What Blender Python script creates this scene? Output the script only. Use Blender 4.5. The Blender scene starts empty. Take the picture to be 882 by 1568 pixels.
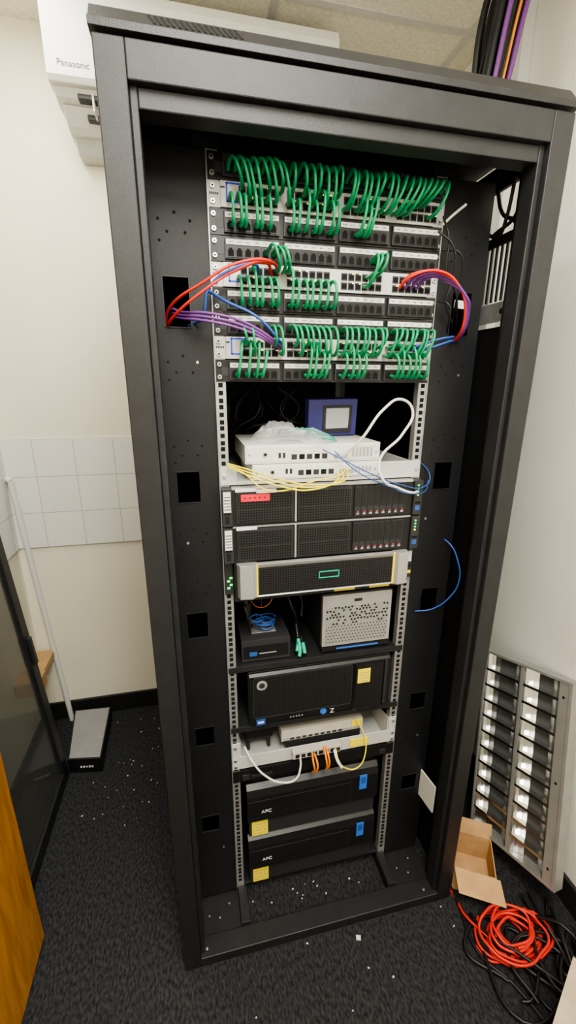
import bpy, bmesh, math, random
from mathutils import Vector, Matrix
from mathutils import noise as NZ
random.seed(7)
R=random.random
def ru(a,b): return a+(b-a)*random.random()
col=bpy.context.scene.collection

# ---------------------------------------------------------------- materials
def mat(name,c,rough=.5,metal=0,noise=0,nscale=60,bump=0,bscale=200,emit=None,es=0,alpha=1,trans=0,spec=.5,coat=0):
    m=bpy.data.materials.new(name); m.use_nodes=True
    nt=m.node_tree; b=nt.nodes['Principled BSDF']
    b.inputs['Base Color'].default_value=(*c,1); b.inputs['Roughness'].default_value=rough
    b.inputs['Metallic'].default_value=metal; b.inputs['Specular IOR Level'].default_value=spec
    b.inputs['Alpha'].default_value=alpha; b.inputs['Transmission Weight'].default_value=trans
    b.inputs['Coat Weight'].default_value=coat
    tc=nt.nodes.new('ShaderNodeTexCoord')
    if noise>0:
        n=nt.nodes.new('ShaderNodeTexNoise'); n.inputs['Scale'].default_value=nscale; n.inputs['Detail'].default_value=4
        nt.links.new(tc.outputs['Object'],n.inputs['Vector'])
        r=nt.nodes.new('ShaderNodeValToRGB'); r.color_ramp.elements[0].position=.3; r.color_ramp.elements[1].position=.7
        r.color_ramp.elements[0].color=(*[max(0,v*(1-noise)) for v in c],1); r.color_ramp.elements[1].color=(*[min(1,v*(1+noise)) for v in c],1)
        nt.links.new(n.outputs['Fac'],r.inputs['Fac']); nt.links.new(r.outputs['Color'],b.inputs['Base Color'])
    if bump>0:
        n2=nt.nodes.new('ShaderNodeTexNoise'); n2.inputs['Scale'].default_value=bscale
        nt.links.new(tc.outputs['Object'],n2.inputs['Vector'])
        bp=nt.nodes.new('ShaderNodeBump'); bp.inputs['Strength'].default_value=bump; bp.inputs['Distance'].default_value=.002
        nt.links.new(n2.outputs['Fac'],bp.inputs['Height']); nt.links.new(bp.outputs['Normal'],b.inputs['Normal'])
    if emit: b.inputs['Emission Color'].default_value=(*emit,1); b.inputs['Emission Strength'].default_value=es
    return m
M={}
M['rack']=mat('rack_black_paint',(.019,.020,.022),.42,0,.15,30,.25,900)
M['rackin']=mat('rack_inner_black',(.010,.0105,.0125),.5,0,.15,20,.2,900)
M['black']=mat('black_plastic',(.011,.011,.012),.4)
M['black2']=mat('dark_grey_plastic',(.030,.031,.034),.45)
M['hole']=mat('hole_black',(.002,.002,.002),.9)
M['zinc']=mat('zinc_steel',(.46,.47,.47),.42,.7,.12,40)
M['steel']=mat('bright_steel',(.6,.6,.6),.3,.9)
M['silver']=mat('silver_paint',(.5,.5,.49),.38,.5,.05,30)
M['sw']=mat('switch_light_grey',(.60,.60,.58),.45,.15,.04,40)
M['white']=mat('white_plastic',(.76,.76,.72),.45)
M['label']=mat('paper_label',(.75,.75,.73),.7,0,.12,400)
M['yellow']=mat('yellow_label',(.92,.76,.03),.6,0,.12,300)
M['red']=mat('red_label',(.85,.02,.05),.55)
M['bluel']=mat('blue_print',(.02,.07,.80),.5)
M['purplebox']=mat('indigo_casing',(.055,.055,.27),.4,0,.1,30)
M['screen']=mat('pale_screen',(.6,.63,.68),.3)
M['ledg']=mat('green_led',(.05,.7,.1),.4,emit=(.1,1,.2),es=1.3)
M['ledy']=mat('amber_led',(.8,.7,.1),.4,emit=(.9,1,.15),es=1.5)
M['ledb']=mat('blue_lcd',(.03,.12,.4),.3,emit=(.06,.25,.9),es=.25)
M['teal']=mat('teal_badge',(.0,.42,.28),.4)
M['gcab']=mat('green_cable',(.008,.30,.12),.36,0,.1,200)
M['rcab']=mat('red_cable',(.72,.035,.02),.42)
M['pcab']=mat('purple_cable',(.19,.06,.27),.42)
M['bcab']=mat('blue_cable',(.03,.10,.38),.42)
M['wcab']=mat('white_cable',(.78,.78,.75),.45)
M['ycab']=mat('yellow_cable',(.9,.76,.02),.42)
M['ocab']=mat('orange_cable',(.9,.28,.015),.42)
M['kcab']=mat('black_cable',(.01,.01,.011),.45)
M['tealcab']=mat('teal_cable',(.015,.42,.28),.42)
M['card']=mat('cardboard',(.52,.32,.15),.8,0,.12,25,.2,120)
M['cardin']=mat('cardboard_pale',(.55,.45,.33),.8,0,.1,25)
M['modem']=mat('modem_warm_grey',(.5,.48,.43),.55,0,.06,30)
M['bag']=mat('clear_polythene',(.9,.93,.92),.12,0,alpha=.24)
M['glass']=mat('tinted_glass',(.13,.135,.125),.08,0,alpha=.42)
M['alu']=mat('louvre_aluminium',(.74,.74,.72),.25,1,.06,30)
M['fix']=mat('fixture_grey_metal',(.40,.40,.385),.35,.5,.08,20)
M['cav']=mat('fixture_cavity',(.12,.12,.12),.5,.3)
M['topreflect']=mat('painted_top_reflection',(.34,.34,.34),.25,.2,.05,20)  # grey paints in the light reflected off the recorder's top
M['debris']=mat('paint_chips',(.75,.74,.7),.8)
M['base']=mat('baseboard_black',(.02,.02,.022),.4)
M['wallL']=mat('wall_cream_paint',(.88,.845,.70),.6,0,.03,3,.15,60)
M['wallR']=mat('wall_white_paint',(.88,.86,.79),.6,0,.03,3,.15,60)
m=mat('white_glazed_tiles',(.7,.7,.67),.18); nt=m.node_tree; b=nt.nodes['Principled BSDF']
tc=nt.nodes.new('ShaderNodeTexCoord')
br=nt.nodes.new('ShaderNodeTexBrick'); br.offset=0; br.inputs['Scale'].default_value=1
br.inputs['Brick Width'].default_value=.15; br.inputs['Row Height'].default_value=.15; br.inputs['Mortar Size'].default_value=.0014
br.inputs['Color1'].default_value=(.86,.86,.81,1); br.inputs['Color2'].default_value=(.83,.83,.79,1); br.inputs['Mortar'].default_value=(.50,.49,.45,1)
sep=nt.nodes.new('ShaderNodeSeparateXYZ'); cmb=nt.nodes.new('ShaderNodeCombineXYZ'); add=nt.nodes.new('ShaderNodeMath')
zad=nt.nodes.new('ShaderNodeMath'); zad.operation='ADD'; zad.inputs[1].default_value=.03
nt.links.new(tc.outputs['Object'],sep.inputs[0]); nt.links.new(sep.outputs['X'],add.inputs[0]); nt.links.new(sep.outputs['Y'],add.inputs[1])
add.operation='ADD'; nt.links.new(add.outputs[0],cmb.inputs['X']); nt.links.new(sep.outputs['Z'],zad.inputs[0]); nt.links.new(zad.outputs[0],cmb.inputs['Y'])
nt.links.new(cmb.outputs[0],br.inputs['Vector']); nt.links.new(br.outputs['Color'],b.inputs['Base Color']); M['tile']=m
m=mat('charcoal_carpet',(.03,.03,.033),.95,spec=.15); nt=m.node_tree; b=nt.nodes['Principled BSDF']
tc=nt.nodes.new('ShaderNodeTexCoord')
n=nt.nodes.new('ShaderNodeTexNoise'); n.inputs['Scale'].default_value=170; n.inputs['Detail'].default_value=6
mp=nt.nodes.new('ShaderNodeMapping'); mp.inputs['Scale'].default_value=(1,.45,1); mp.inputs['Rotation'].default_value=(0,0,.35)
nt.links.new(tc.outputs['Object'],mp.inputs[0]); nt.links.new(mp.outputs[0],n.inputs['Vector'])
r=nt.nodes.new('ShaderNodeValToRGB'); r.color_ramp.elements[0].position=.32; r.color_ramp.elements[1].position=.78
r.color_ramp.elements[0].color=(.013,.0135,.015,1); r.color_ramp.elements[1].color=(.060,.062,.067,1)
nt.links.new(n.outputs['Fac'],r.inputs['Fac']); nt.links.new(r.outputs['Color'],b.inputs['Base Color'])
bp=nt.nodes.new('ShaderNodeBump'); bp.inputs['Strength'].default_value=.4; bp.inputs['Distance'].default_value=.002
nt.links.new(n.outputs['Fac'],bp.inputs['Height']); nt.links.new(bp.outputs['Normal'],b.inputs['Normal']); M['carpet']=m
M['ceil']=mat('mineral_ceiling_tile',(.82,.79,.68),.9,0,.1,90,.3,150)
m=mat('orange_wood_veneer',(.45,.2,.05),.38); nt=m.node_tree; b=nt.nodes['Principled BSDF']
tc=nt.nodes.new('ShaderNodeTexCoord'); mp=nt.nodes.new('ShaderNodeMapping'); mp.inputs['Scale'].default_value=(4,6,.7)
w=nt.nodes.new('ShaderNodeTexNoise'); w.inputs['Scale'].default_value=6; w.inputs['Detail'].default_value=6; w.inputs['Distortion'].default_value=1.5
r=nt.nodes.new('ShaderNodeValToRGB'); r.color_ramp.elements[0].color=(.42,.17,.03,1); r.color_ramp.elements[1].color=(.58,.27,.065,1)
r.color_ramp.elements[0].position=.35; r.color_ramp.elements[1].position=.65
nt.links.new(tc.outputs['Object'],mp.inputs[0]); nt.links.new(mp.outputs[0],w.inputs['Vector']); nt.links.new(w.outputs['Fac'],r.inputs['Fac'])
nt.links.new(r.outputs['Color'],b.inputs['Base Color']); M['wood']=m
def perf(name,pitch,c1,c0,thr,rough=.45,metal=.3):
    m=mat(name,c1,rough,metal); nt=m.node_tree; b=nt.nodes['Principled BSDF']
    tc=nt.nodes.new('ShaderNodeTexCoord'); sp=nt.nodes.new('ShaderNodeSeparateXYZ'); nt.links.new(tc.outputs['Object'],sp.inputs[0])
    def sn(o,k):
        a=nt.nodes.new('ShaderNodeMath'); a.operation='MULTIPLY'; a.inputs[1].default_value=2*math.pi/pitch*k; nt.links.new(sp.outputs[o],a.inputs[0])
        s=nt.nodes.new('ShaderNodeMath'); s.operation='SINE'; nt.links.new(a.outputs[0],s.inputs[0]); return s
    a=sn('X',.5); c=sn('Z',.5)
    mu=nt.nodes.new('ShaderNodeMath'); mu.operation='MULTIPLY'; nt.links.new(a.outputs[0],mu.inputs[0]); nt.links.new(c.outputs[0],mu.inputs[1])
    ab=nt.nodes.new('ShaderNodeMath'); ab.operation='ABSOLUTE'; nt.links.new(mu.outputs[0],ab.inputs[0])
    gt=nt.nodes.new('ShaderNodeMath'); gt.operation='GREATER_THAN'; gt.inputs[1].default_value=thr; nt.links.new(ab.outputs[0],gt.inputs[0])
    mx=nt.nodes.new('ShaderNodeMix'); mx.data_type='RGBA'; mx.inputs[6].default_value=(*c1,1); mx.inputs[7].default_value=(*c0,1)
    nt.links.new(gt.outputs[0],mx.inputs[0]); nt.links.new(mx.outputs[2],b.inputs['Base Color'])
    return m
M['mesh']=perf('black_perforated_mesh',.006,(.034,.034,.036),(.002,.002,.002),.45)
M['smesh']=mat('silver_grille_paint',(.42,.42,.40),.4,.5)

# ---------------------------------------------------------------- builder
def empty(name,loc=(0,0,0)):
    e=bpy.data.objects.new(name,None); e.empty_display_size=.05; col.objects.link(e); return e
class B:
    def __init__(s): s.bm=bmesh.new(); s.ms=[]
    def mi(s,m):
        m=M[m] if isinstance(m,str) else m
        if m not in s.ms: s.ms.append(m)
        return s.ms.index(m)
    def hexa(s,p,m):
        i=s.mi(m); v=[s.bm.verts.new(q) for q in p]
        for f in ((0,3,2,1),(4,5,6,7),(0,1,5,4),(1,2,6,5),(2,3,7,6),(3,0,4,7)):
            fc=s.bm.faces.new([v[k] for k in f]); fc.material_index=i
    def box(s,x0,x1,y0,y1,z0,z1,m):
        if x0>x1:x0,x1=x1,x0
        if y0>y1:y0,y1=y1,y0
        if z0>z1:z0,z1=z1,z0
        s.hexa([(x0,y0,z0),(x1,y0,z0),(x1,y1,z0),(x0,y1,z0),(x0,y0,z1),(x1,y0,z1),(x1,y1,z1),(x0,y1,z1)],m)
    def obox(s,c,ex,ey,ez,m):
        c=Vector(c);ex=Vector(ex)/2;ey=Vector(ey)/2;ez=Vector(ez)/2
        s.hexa([c-ex-ey-ez,c+ex-ey-ez,c+ex+ey-ez,c-ex+ey-ez,c-ex-ey+ez,c+ex-ey+ez,c+ex+ey+ez,c-ex+ey+ez],m)
    def prism(s,prof,a0,a1,m,axis='x'):
        i=s.mi(m)
        def P(t,q): return (t,q[0],q[1]) if axis=='x' else ((q[0],t,q[1]) if axis=='y' else (q[0],q[1],t))
        A=[s.bm.verts.new(P(a0,q)) for q in prof]; Bv=[s.bm.verts.new(P(a1,q)) for q in prof]; n=len(prof)
        fs=[s.bm.faces.new(A),s.bm.faces.new(Bv[::-1])]+[s.bm.faces.new([A[k],Bv[k],Bv[(k+1)%n],A[(k+1)%n]]) for k in range(n)]
        for f in fs: f.material_index=i
    def cyl(s,p0,p1,r,m,seg=12,r2=None):
        i=s.mi(m); p0=Vector(p0);p1=Vector(p1); d=p1-p0; q=d.to_track_quat('Z','Y').to_matrix()
        r2=r if r2 is None else r2
        a=[s.bm.verts.new(p0+q@Vector((r*math.cos(2*math.pi*k/seg),r*math.sin(2*math.pi*k/seg),0))) for k in range(seg)]
        b=[s.bm.verts.new(p1+q@Vector((r2*math.cos(2*math.pi*k/seg),r2*math.sin(2*math.pi*k/seg),0))) for k in range(seg)]
        fs=[s.bm.faces.new(a[::-1]),s.bm.faces.new(b)]+[s.bm.faces.new([a[k],a[(k+1)%seg],b[(k+1)%seg],b[k]]) for k in range(seg)]
        for f in fs: f.material_index=i
    def done(s,name,parent=None,bev=0,smooth=False):
        bmesh.ops.recalc_face_normals(s.bm,faces=s.bm.faces)
        me=bpy.data.meshes.new(name); s.bm.to_mesh(me); s.bm.free()
        for m in s.ms: me.materials.append(m)
        o=bpy.data.objects.new(name,me); col.objects.link(o)
        if parent: o.parent=parent
        if bev:
            md=o.modifiers.new('bevel','BEVEL'); md.width=bev; md.segments=2; md.limit_method='ANGLE'; md.angle_limit=math.radians(40)
        if smooth:
            for p in me.polygons: p.use_smooth=True
        return o
def cables(name,paths,m,r=.003,parent=None,boot=0):
    cu=bpy.data.curves.new(name,'CURVE'); cu.dimensions='3D'; cu.bevel_depth=r; cu.bevel_resolution=2; cu.resolution_u=8; cu.use_fill_caps=True
    cu.materials.append(M[m])
    for p in paths:
        sp=cu.splines.new('BEZIER'); sp.bezier_points.add(len(p)-1)
        for k,(bp_,q) in enumerate(zip(sp.bezier_points,p)):
            bp_.co=q; bp_.handle_left_type=bp_.handle_right_type='AUTO'
            if boot and (k in (0,1,len(p)-1,len(p)-2)): bp_.radius=boot
    o=bpy.data.objects.new(name,cu); col.objects.link(o)
    if parent: o.parent=parent
    return o
def text(name,s,loc,size,m,parent,rot=(math.pi/2,0,0)):
    cu=bpy.data.curves.new(name,'FONT'); cu.body=s; cu.size=size; cu.extrude=.0003; cu.materials.append(M[m])
    o=bpy.data.objects.new(name,cu); col.objects.link(o); o.location=loc; o.rotation_euler=rot; o.parent=parent; return o

# ---------------------------------------------------------------- room
XL,XR,YB,YF,ZC=-1.03,.745,1.07,-2.6,2.62
b=B(); b.box(XL-.1,XR+.1,YF-.1,YB+.1,-.1,0,'carpet'); b.done('floor')
b=B(); b.box(XL-.1,XR+.1,YF-.1,YB+.1,ZC,ZC+.1,'ceil')
b.done('ceiling')
b=B()
for x in (-.62,.02,.66): b.box(x-.012,x+.012,YF,YB,ZC-.003,ZC+.001,'sw')
for y in (-2.2,-1.6,-1.0,-.4,.2,.8): b.box(XL,XR,y-.012,y+.012,ZC-.0035,ZC+.001,'sw')
b.done('trim_1')
b=B(); b.box(XL-.1,XR+.1,YB,YB+.1,0,ZC,'wallL'); b.done('wall_back')
b=B(); b.box(XL-.1,XL,YF,YB,0,ZC,'wallL'); b.done('wall_left')
b=B(); b.box(XR,XR+.1,YF,YB,0,ZC,'wallR'); b.done('wall_right')
b=B(); b.box(XL-.1,XR+.1,YF-.1,YF,0,ZC,'wallR'); b.done('wall_front')
b=B(); b.box(XL,XR,YB-.008,YB,.87,1.32,'tile'); b.box(XL,XL+.008,-.2,YB-.008,.87,1.32,'tile'); o=b.done('wall_tiles_trim')
b=B(); b.box(XL,XR,YB-.012,YB,0,.09,'base'); b.done('baseboard_back')
b=B(); b.box(XR-.012,XR,YF,YB-.012,0,.09,'base'); b.done('baseboard_right')
b=B(); b.box(XL,XL+.012,YF,YB-.012,0,.09,'base'); b.done('baseboard_left')
b=B(); b.box(XR-.035,XR,.60,.66,0.09,ZC,'white'); b.done('cable_trunking',bev=.002)

# ---------------------------------------------------------------- server rack
U=.04445; ZT=1.932; YR=.1448
def z(n): return ZT-n*U
rack=empty('server_rack')
b=B()
for s in (-1,1):
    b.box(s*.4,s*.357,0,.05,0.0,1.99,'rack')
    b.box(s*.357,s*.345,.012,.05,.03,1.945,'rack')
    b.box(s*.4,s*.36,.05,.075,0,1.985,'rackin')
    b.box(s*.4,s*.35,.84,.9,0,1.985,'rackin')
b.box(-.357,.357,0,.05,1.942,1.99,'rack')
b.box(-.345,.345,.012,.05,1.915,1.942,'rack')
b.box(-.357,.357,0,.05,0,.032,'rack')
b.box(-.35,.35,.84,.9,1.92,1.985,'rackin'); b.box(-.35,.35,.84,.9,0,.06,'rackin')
b.done('front_frame',rack,.002)
b=B()
b.prism([(-.004,1.9945),(-.004,2.005),(.002,2.008),(.024,2.034),(.90,2.034),(.90,1.9945)],-.403,.403,'rack')
n0=Vector((.0,.002,2.008)); n1=Vector((0,.024,2.034)); dv=(n1-n0).normalized(); nn=Vector((0,-dv.z,dv.y))
for k in range(15):
    x=-.318+k*.0088
    c=Vector((x,0,0))+(n0+n1)/2+nn*.0002
    b.obox(c,Vector((.0045,0,0)),nn*.0016,dv*.024+Vector((-.009,0,0)),'hole')
b.done('top_lid',rack,.0012)
b=B()
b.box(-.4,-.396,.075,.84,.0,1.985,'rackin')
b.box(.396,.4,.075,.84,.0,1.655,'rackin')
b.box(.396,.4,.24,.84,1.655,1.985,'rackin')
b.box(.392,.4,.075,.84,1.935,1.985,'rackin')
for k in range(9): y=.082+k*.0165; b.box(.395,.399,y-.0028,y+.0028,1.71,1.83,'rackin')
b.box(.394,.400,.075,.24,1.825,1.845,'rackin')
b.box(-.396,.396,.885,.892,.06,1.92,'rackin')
b.box(.386,.395,.078,.24,1.665,1.705,'zinc'); b.cyl((.385,.11,1.685),(.387,.11,1.685),.006,'hole',10)
for s in (-1,1): b.box(s*.262,s*.215,YR,YR+.03,1.936,1.985,'rackin')
b.done('side_panels',rack)
b=B()
cuts=[(1.635,1.725),(1.275,1.345),(.93,1.0),(.60,.66),(.29,.35)]
for s in (-1,1):
    xa,xb=s*.2436,s*.372; ci,co=s*.285,s*.335
    y0,y1=YR+.004,YR+.007
    if s>0: xb=.362
    b.box(xa,ci,y0,y1,.03,1.935,'rackin'); b.box(co,xb,y0,y1,.03,1.935,'rackin')
    edges=[.03]
    for a,c in sorted(cuts):
        b.box(ci,co,y0,y1,edges[-1],a,'rackin'); edges.append(c)
        for e in (ci,co): b.box(e-.001,e+.001,y0-.002,y1,a,c,'rack')
        b.box(ci,co,y0-.002,y1,a-.001,a+.001,'rack'); b.box(ci,co,y0-.002,y1,c-.001,c+.001,'rack')
    b.box(ci,co,y0,y1,edges[-1],1.935,'rackin')
    for zc in (1.82,1.57,1.40,1.20,1.07,.86,.74,.52,.42,.22):
        for dx,dz in ((-.03,0),(0,.012),(.028,0),(-.015,-.02),(.018,-.02),(-.03,-.035)):
            xx=s*.305+dx
            b.cyl((xx,y0-.0006,zc+dz),(xx,y0+.001,zc+dz),.0028,'hole',8)
            if R()<(.22 if zc>1.5 and s>0 else .05): b.cyl((xx,y0-.002,zc+dz),(xx,y0+.001,zc+dz),.003,'steel',8)
b.done('cable_plates',rack)
b=B()
for s in (-1,1):
    b.box(s*.2235,s*.2415,YR+.0005,YR+.0025,.04,1.935,'zinc')
    b.box(s*.2415,s*.2435,YR-.002,YR+.035,.04,1.935,'zinc')
    b.box(s*.2235,s*.2215,YR+.0005,YR+.02,.04,1.935,'zinc')
    for n in range(42):
        for k in (.00635,.0222,.0381):
            h=z(n)-k
            b.box(s*.2325-.0046,s*.2325+.0046,YR-.0002,YR+.0006,h-.0046,h+.0046,'hole')
    b.box(s*.2235,s*.2415,.74,.742,.055,1.935,'zinc'); b.box(s*.2415,s*.2435,.70,.742,.055,1.935,'zinc')
for s in (-1,1):
    for zz in (.055,1.1,1.9): b.box(s*.2435,s*.37,.40,.43,zz-.012,zz+.012,'rackin')
b.done('mounting_rails',rack)
b=B()
b.box(-.357,-.215,.05,.84,.015,.022,'rack'); b.box(.215,.357,.05,.84,.015,.022,'rack')
b.box(-.215,.215,.30,.84,.015,.022,'rackin')
b.box(-.24,-.215,.05,.84,.022,.045,'rack'); b.box(.215,.24,.05,.84,.022,.045,'rack')
for x,y in ((-.30,.09),(-.27,.12),(.27,.1),(.32,.12),(.3,.08),(-.33,.1)): b.cyl((x,y,.0215),(x,y,.0235),.003,'steel',8)
for x in (-.34,.32): b.cyl((x,.02,.031),(x,.02,.034),.004,'steel',8)
b.done('base_plates',rack,.001)
cables('side_opening_cables',[[(.37,.10,1.93),(.375,.12,1.86),(.38,.14,1.84),(.385,.2,1.86)],[(.38,.09,1.93),(.385,.10,1.87),(.38,.16,1.845)],[(.375,.16,1.93),(.38,.14,1.88),(.385,.10,1.85),(.382,.09,1.80)]],'kcab',.004,rack)

# ---------------------------------------------------------------- patch panels and switches
GX=[-.212+g*.114 for g in range(4)]
def jx(g,k): return GX[g]+.0085+k*.0166
def screws(b,n,cnt=1,y=YR-.003):
    for s in (-1,1):
        for dz in (.010,U*cnt-.010):
            b.cyl((s*.2335,y-.003,z(n)-dz),(s*.2335,y+.001,z(n)-dz),.0045,'steel',10)
            b.cyl((s*.2335,y-.0034,z(n)-dz),(s*.2335,y-.002,z(n)-dz),.0018,'hole',8)
def patch(n,strip=True):
    b=B(); z1=z(n)-.0006; z0=z(n+1)+.0006
    b.box(-.2413,.2413,YR-.003,YR,z0,z1,'black'); b.box(-.21,.21,YR,YR+.09,z0+.004,z1-.004,'black')
    screws(b,n)
    for g in range(4):
        x=GX[g]
        b.box(x-.002,x+.104,YR-.009,YR-.003,z0+.004,z1-.004,'black2')
        b.box(x,x+.102,YR-.0105,YR-.009,z1-.0155,z1-.0065,'label' if strip else 'black2')
        for k in range(6):
            c=jx(g,k)
            b.box(c-.0072,c+.0072,YR-.0105,YR-.009,z0+.006,z0+.025,'black')
            b.box(c-.0055,c+.0055,YR-.0108,YR-.0104,z0+.008,z0+.019,'hole')
            b.box(c-.003,c+.003,YR-.0108,YR-.0104,z0+.019,z0+.022,'hole')
            if strip:
                for q in (-.0036,-.0008,.002): b.box(c+q,c+q+.0014,YR-.0108,YR-.0105,z1-.0124,z1-.0096,'black2')
    b.box(-.229,-.215,YR-.0034,YR-.003,z0+.012,z0+.028,'black2')
    return b.done('patch_panel',None,.0004)
def switch(n):
    b=B(); z1=z(n)-.0012; z0=z(n+1)+.0012
    b.box(-.2413,.2413,YR-.002,YR,z0,z1,'sw'); b.box(-.219,.219,YR-.006,YR+.25,z0,z1,'sw')
    screws(b,n)
    def sq(x0,x1,za,zb,t=.0015):
        y0,y1=YR-.0066,YR-.006
        b.box(x0,x1,y0,y1,zb-t,zb,'bluel'); b.box(x0,x1,y0,y1,za,za+t,'bluel'); b.box(x0,x0+t,y0,y1,za,zb,'bluel'); b.box(x1-t,x1,y0,y1,za,zb,'bluel')
    sq(-.209,-.179,z0+.008,z1-.002,.003)
    b.box(-.219,-.211,YR-.0066,YR-.006,z1-.012,z1-.009,'black2')
    for q in range(5): b.box(-.239+q*.0035,-.2365+q*.0035,YR-.0024,YR-.002,z0+.020,z0+.024,'black2')
    for g in range(4):
        for k in range(6):
            c=GX[g]+.012+(k*.0152)+(0.006 if g==0 else 0)
            if g==0 and k<1: continue
            for row in (0,1):
                zc=z0+.012+row*.017
                b.box(c-.0066,c+.0066,YR-.0075,YR-.006,zc-.0068,zc+.0068,'black2')
                b.box(c-.005,c+.005,YR-.0078,YR-.0074,zc-.005,zc+.004,'hole')
                if R()<.35: b.box(c+.002,c+.006,YR-.0079,YR-.0074,zc+.0045,zc+.0068,'ledy')
    return b.done('network_switch',None,.0005)
for n in (0,2,3,5,6,8): patch(n,n!=0)
for n in (1,4,7): switch(n)

gp=[]
yf=YR-.010
def lead(xa,za,xb,zb,out,up=0):
    dx=xb-xa; dz=zb-za
    gp.append([(xa,yf,za),(xa+dx*.05,yf-.018,za+.002+up*.5),(xa+dx*.30,yf-out*.92,za+dz*.13+up+ru(-.002,.003)),(xa+dx*.65,yf-out,za+dz*.60),(xb-dx*.04,yf-.024,zb-.002),(xb,yf,zb)])
def jz(n): return z(n+1)+.015
def sz(n,row): return z(n+1)+.013+row*.017
def span(g,ks,na,nb,dirn,o0=.045,up=0):
    for k in ks:
        xa=jx(g,k)+ru(-.001,.001); xb=xa+dirn+ru(-.004,.004)
        if na in (1,4,7): za=sz(na,random.choice((0,0,1))); zb=jz(nb)
        else: za=jz(na); zb=sz(nb,random.choice((0,0,1)))
        lead(xa,za,xb,zb,o0+ru(-.005,.005),up)
A8=[0,.72,1.45,2.2,2.95,3.7,4.45,5.2]
span(0,A8,0,1,.024,.048,.007); span(1,[0,.9,1.8,2.7,3.6,4.5,5.3],0,1,.006,.048,.007); span(2,A8,0,1,-.008,.05,.006); span(3,A8,0,1,-.028,.052,.004)
span(0,[0,.8,1.6,2.4,3.3,4.2],1,2,.004,.038); span(1,[0,.9,1.8,2.7,3.6,4.5,5.2],1,2,.0,.038); span(2,[1.8,2.6,3.3],1,2,-.010,.042)
span(0,[4.2,5.0,5.6],3,4,.018,.052,.004); span(2,[3.6,4.1,4.7],3,4,-.014,.052,.004)
span(0,[.8,1.6,2.4,3.3,4.1,5],4,5,.004,.036); span(1,[0,.8,1.7,2.6,3.4,4.4,5.2],4,5,.0,.036)
span(0,[.8,1.8,4.6,5.4],6,7,.010,.042)
for g in (1,2,3): span(g,A8,6,7,[0,.010,-.004,-.016][g],.044,.003)
span(0,[1,2,3,4],7,8,-.010,.036); span(1,[2.6,3.4,4.2,5],7,8,-.006,.036); span(2,[.2,1,1.8,2.8],7,8,0,.036); span(3,[0,.8,1.6,2.4,3.3,4.2],7,8,.008,.038)
cables('green_patch_leads',gp,'gcab',.0028,None,1.4)

lc=empty('coloured_network_leads')
rp=[];pp=[];bp2=[];kp=[]
for i in range(2):
    o=i*.014
    rp.append([(-.125+o,yf,1.735),(-.14+o,.105,1.748),(-.20,.088-o,1.728+o*.6),(-.262,.085,1.69+o),(-.318,.12,1.650+o*1.6),(-.336,.17,1.63+o),(-.34,.25,1.60)])
for i in range(3):
    o=i*.007
    pp.append([(-.115+o,yf,1.598),(-.13+o,.11,1.606),(-.19,.09,1.628+o),(-.25,.09,1.640+o),(-.30,.125,1.648+o*.8),(-.322,.18,1.655+o),(-.33,.25,1.63)])
bp2.append([(-.15,yf,1.735),(-.16,.11,1.745),(-.2,.1,1.735),(-.25,.11,1.70),(-.262,.12,1.655),(-.29,.17,1.64)])
bp2.append([(-.10,yf,1.600),(-.12,.1,1.615),(-.16,.09,1.65),(-.22,.11,1.68),(-.25,.13,1.70)])
for i in range(8):
    o=i*.0065; t=[(.150+o,yf,1.724+(i%2)*.012),(.160+o,.108,1.740+(i%2)*.006),(.215+o*.3,.085+o*.3,1.748-o*.25),(.264+o*.4,.085,1.718-o*.35),(.290+o*.2,.1,1.675),(.298+o*.15,.125,1.635),(.30,.20,1.61),(.31,.28,1.58)]
    (rp if i in (0,1) else pp).append(t)
bp2.append([(.17,yf,1.598),(.185,.11,1.606),(.225,.095,1.62),(.27,.11,1.628),(.30,.16,1.63),(.31,.25,1.60)])
bp2.append([(.195,yf,1.60),(.21,.11,1.602),(.24,.1,1.612),(.28,.12,1.622),(.305,.2,1.61)])
cables('red_leads',rp,'rcab',.0026,lc,1.2); cables('purple_leads',pp,'pcab',.0026,lc,1.2); cables('blue_leads',bp2,'bcab',.0025,lc,1.2)
kp=[[(.235,.13,1.86),(.243,.115,1.82),(.25,.12,1.75),(.275,.12,1.72),(.29,.13,1.68),(.31,.16,1.64)],
    [(.24,.13,1.80),(.27,.11,1.79),(.285,.12,1.74),(.285,.13,1.70),(.30,.16,1.65)],
    [(.22,.12,1.83),(.25,.105,1.80),(.262,.115,1.74),(.255,.12,1.70),(.28,.13,1.66)],
    [(.235,.12,1.70),(.25,.1,1.69),(.26,.11,1.66),(.27,.13,1.64)]]
cables('black_leads',kp,'kcab',.0022,lc)
cables('white_stub_lead',[[(.235,.13,1.845),(.25,.12,1.86),(.272,.11,1.878)]],'wcab',.0026,lc)
b=B(); b.obox((.305,YR-.001,1.70),(.03,0,-.002),(0,.001,0),(.001,0,.016),'label'); b.done('identification_tag',lc)

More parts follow.
